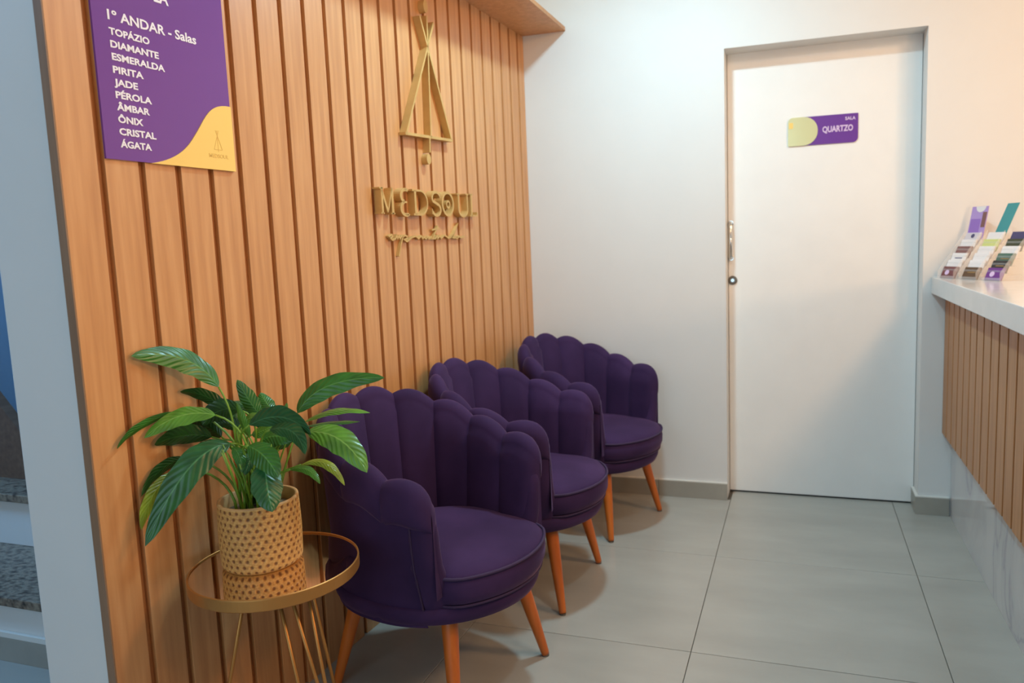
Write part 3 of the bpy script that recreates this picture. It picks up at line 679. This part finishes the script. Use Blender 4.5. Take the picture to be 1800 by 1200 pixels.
for j in range(NV+1):
    t = j/NV; row = []
    for i in range(NU):
        u = i/9; v = t*NR
        h = cane_h(u, v) if .02 < t < .985 else .9
        r = pot_r(t)-.0028*(1-h); a = 2*PI*i/NU
        row.append((r*math.cos(a), r*math.sin(a), .0002+.154*t)); tones.append(h)
    rows.append(row)
bm = grid_bm(rows, close_u=True)
bm.faces.new([v for v in list(bm.verts)[:NU]][::-1])
me = me_from(bm); at_ = me.color_attributes.new('cane', 'FLOAT_COLOR', 'POINT')
for i, h in enumerate(tones): at_.data[i].color = (h, h, h, 1)
obj('cane_wall', me, M['cane'], pot, smooth=True)
potrim = mat('pot_rim', srgb(206, 160, 104), .6)
obj('rim', me_from(lathe_bm([(.0902, .1535), (.0895, .157), (.086, .158), (.082, .156), (.081, .12)], 64)), potrim, pot, smooth=True)
plant = thing('peace_lily', 'leafy green potted lily with long drooping leaves on the table', 'plant', (0, 0, 0))
obj('soil', me_from(lathe_bm([(0, .132), (.05, .130), (.0795, .126), (.0795, .118), (0, .118)], 40)), M['soil'], plant, loc=(PX, PY, PZ), smooth=True)
def qb(a, b, c, t): return a*(1-t)**2+2*b*t*(1-t)+c*t*t
rl = random.Random(5)
for L in LEAVES:
    S, B, Cc, T, sd = [Vector(L[i*3:i*3+3]) for i in range(5)]; wdt, tone = L[15], L[16]
    NL, NW = 22, 8
    bm = bmesh.new(); uvs = {}; V = []
    ph = rl.random()*6
    for i in range(NL+1):
        t = i/NL; p = qb(B, Cc, T, t); tg = (qb(B, Cc, T, min(1, t+.01))-qb(B, Cc, T, max(0, t-.01))).normalized()
        side = (sd-tg*sd.dot(tg)).normalized(); nr = side.cross(tg)
        wv = wdt*1.08*(math.sin(PI*min(1, t**.9))**.62) if 0 < t < 1 else .0
        wv = max(wv, .0006)
        row = []
        for j in range(NW+1):
            s = -1+2*j/NW
            rip = .05*math.sin(t*17+ph+s*1.2)*abs(s)
            q_ = p+side*wv*s*(.96+.04*math.sin(t*23+ph)) + nr*wv*(.22*abs(s)**1.4*-1+rip)
            q_.x = max(q_.x, .006+.0435*q_.y); v = bm.verts.new(q_)
            uvs[v] = (s, t); row.append(v)
        V.append(row)
    ly = bm.loops.layers.uv.new('UVMap')
    for i in range(NL):
        for j in range(NW):
            f = bm.faces.new((V[i][j], V[i][j+1], V[i+1][j+1], V[i+1][j]))
            for lp in f.loops: lp[ly].uv = uvs[lp.vert]
    lo = obj('leaf', me_from(bm), LEAFM[tone], plant, smooth=True)
    tg = (Cc-B).normalized(); ln = (B-S).length
    c1 = S+Vector((0, 0, ln*.55)); c2 = B-tg*ln*.28
    pts = [((1-t)**3)*S+3*(1-t)**2*t*c1+3*(1-t)*t*t*c2+t**3*B for t in [i/10 for i in range(11)]]
    obj('petiole', me_from(tube_bm(pts, [.0034-.0013*i/10 for i in range(11)], 7)), M['petiole'], lo, smooth=True)
# bare cut stems among the leaf stalks
for k in range(16):
    a = rl.random()*6.28; r = .012+.04*rl.random(); b = Vector((PX+r*math.cos(a), PY+r*math.sin(a), .655)); h = .06+.12*rl.random()
    tip = b+Vector((.35*h*math.cos(a)+.02*rl.random(), .35*h*math.sin(a), h))
    obj('stem', me_from(tube_bm([b, b.lerp(tip, .5)+Vector((0, 0, .01)), tip], [.0032, .0026, .0014], 6)), M['petiole'], plant, smooth=True)
bpy.context.view_layer.update()
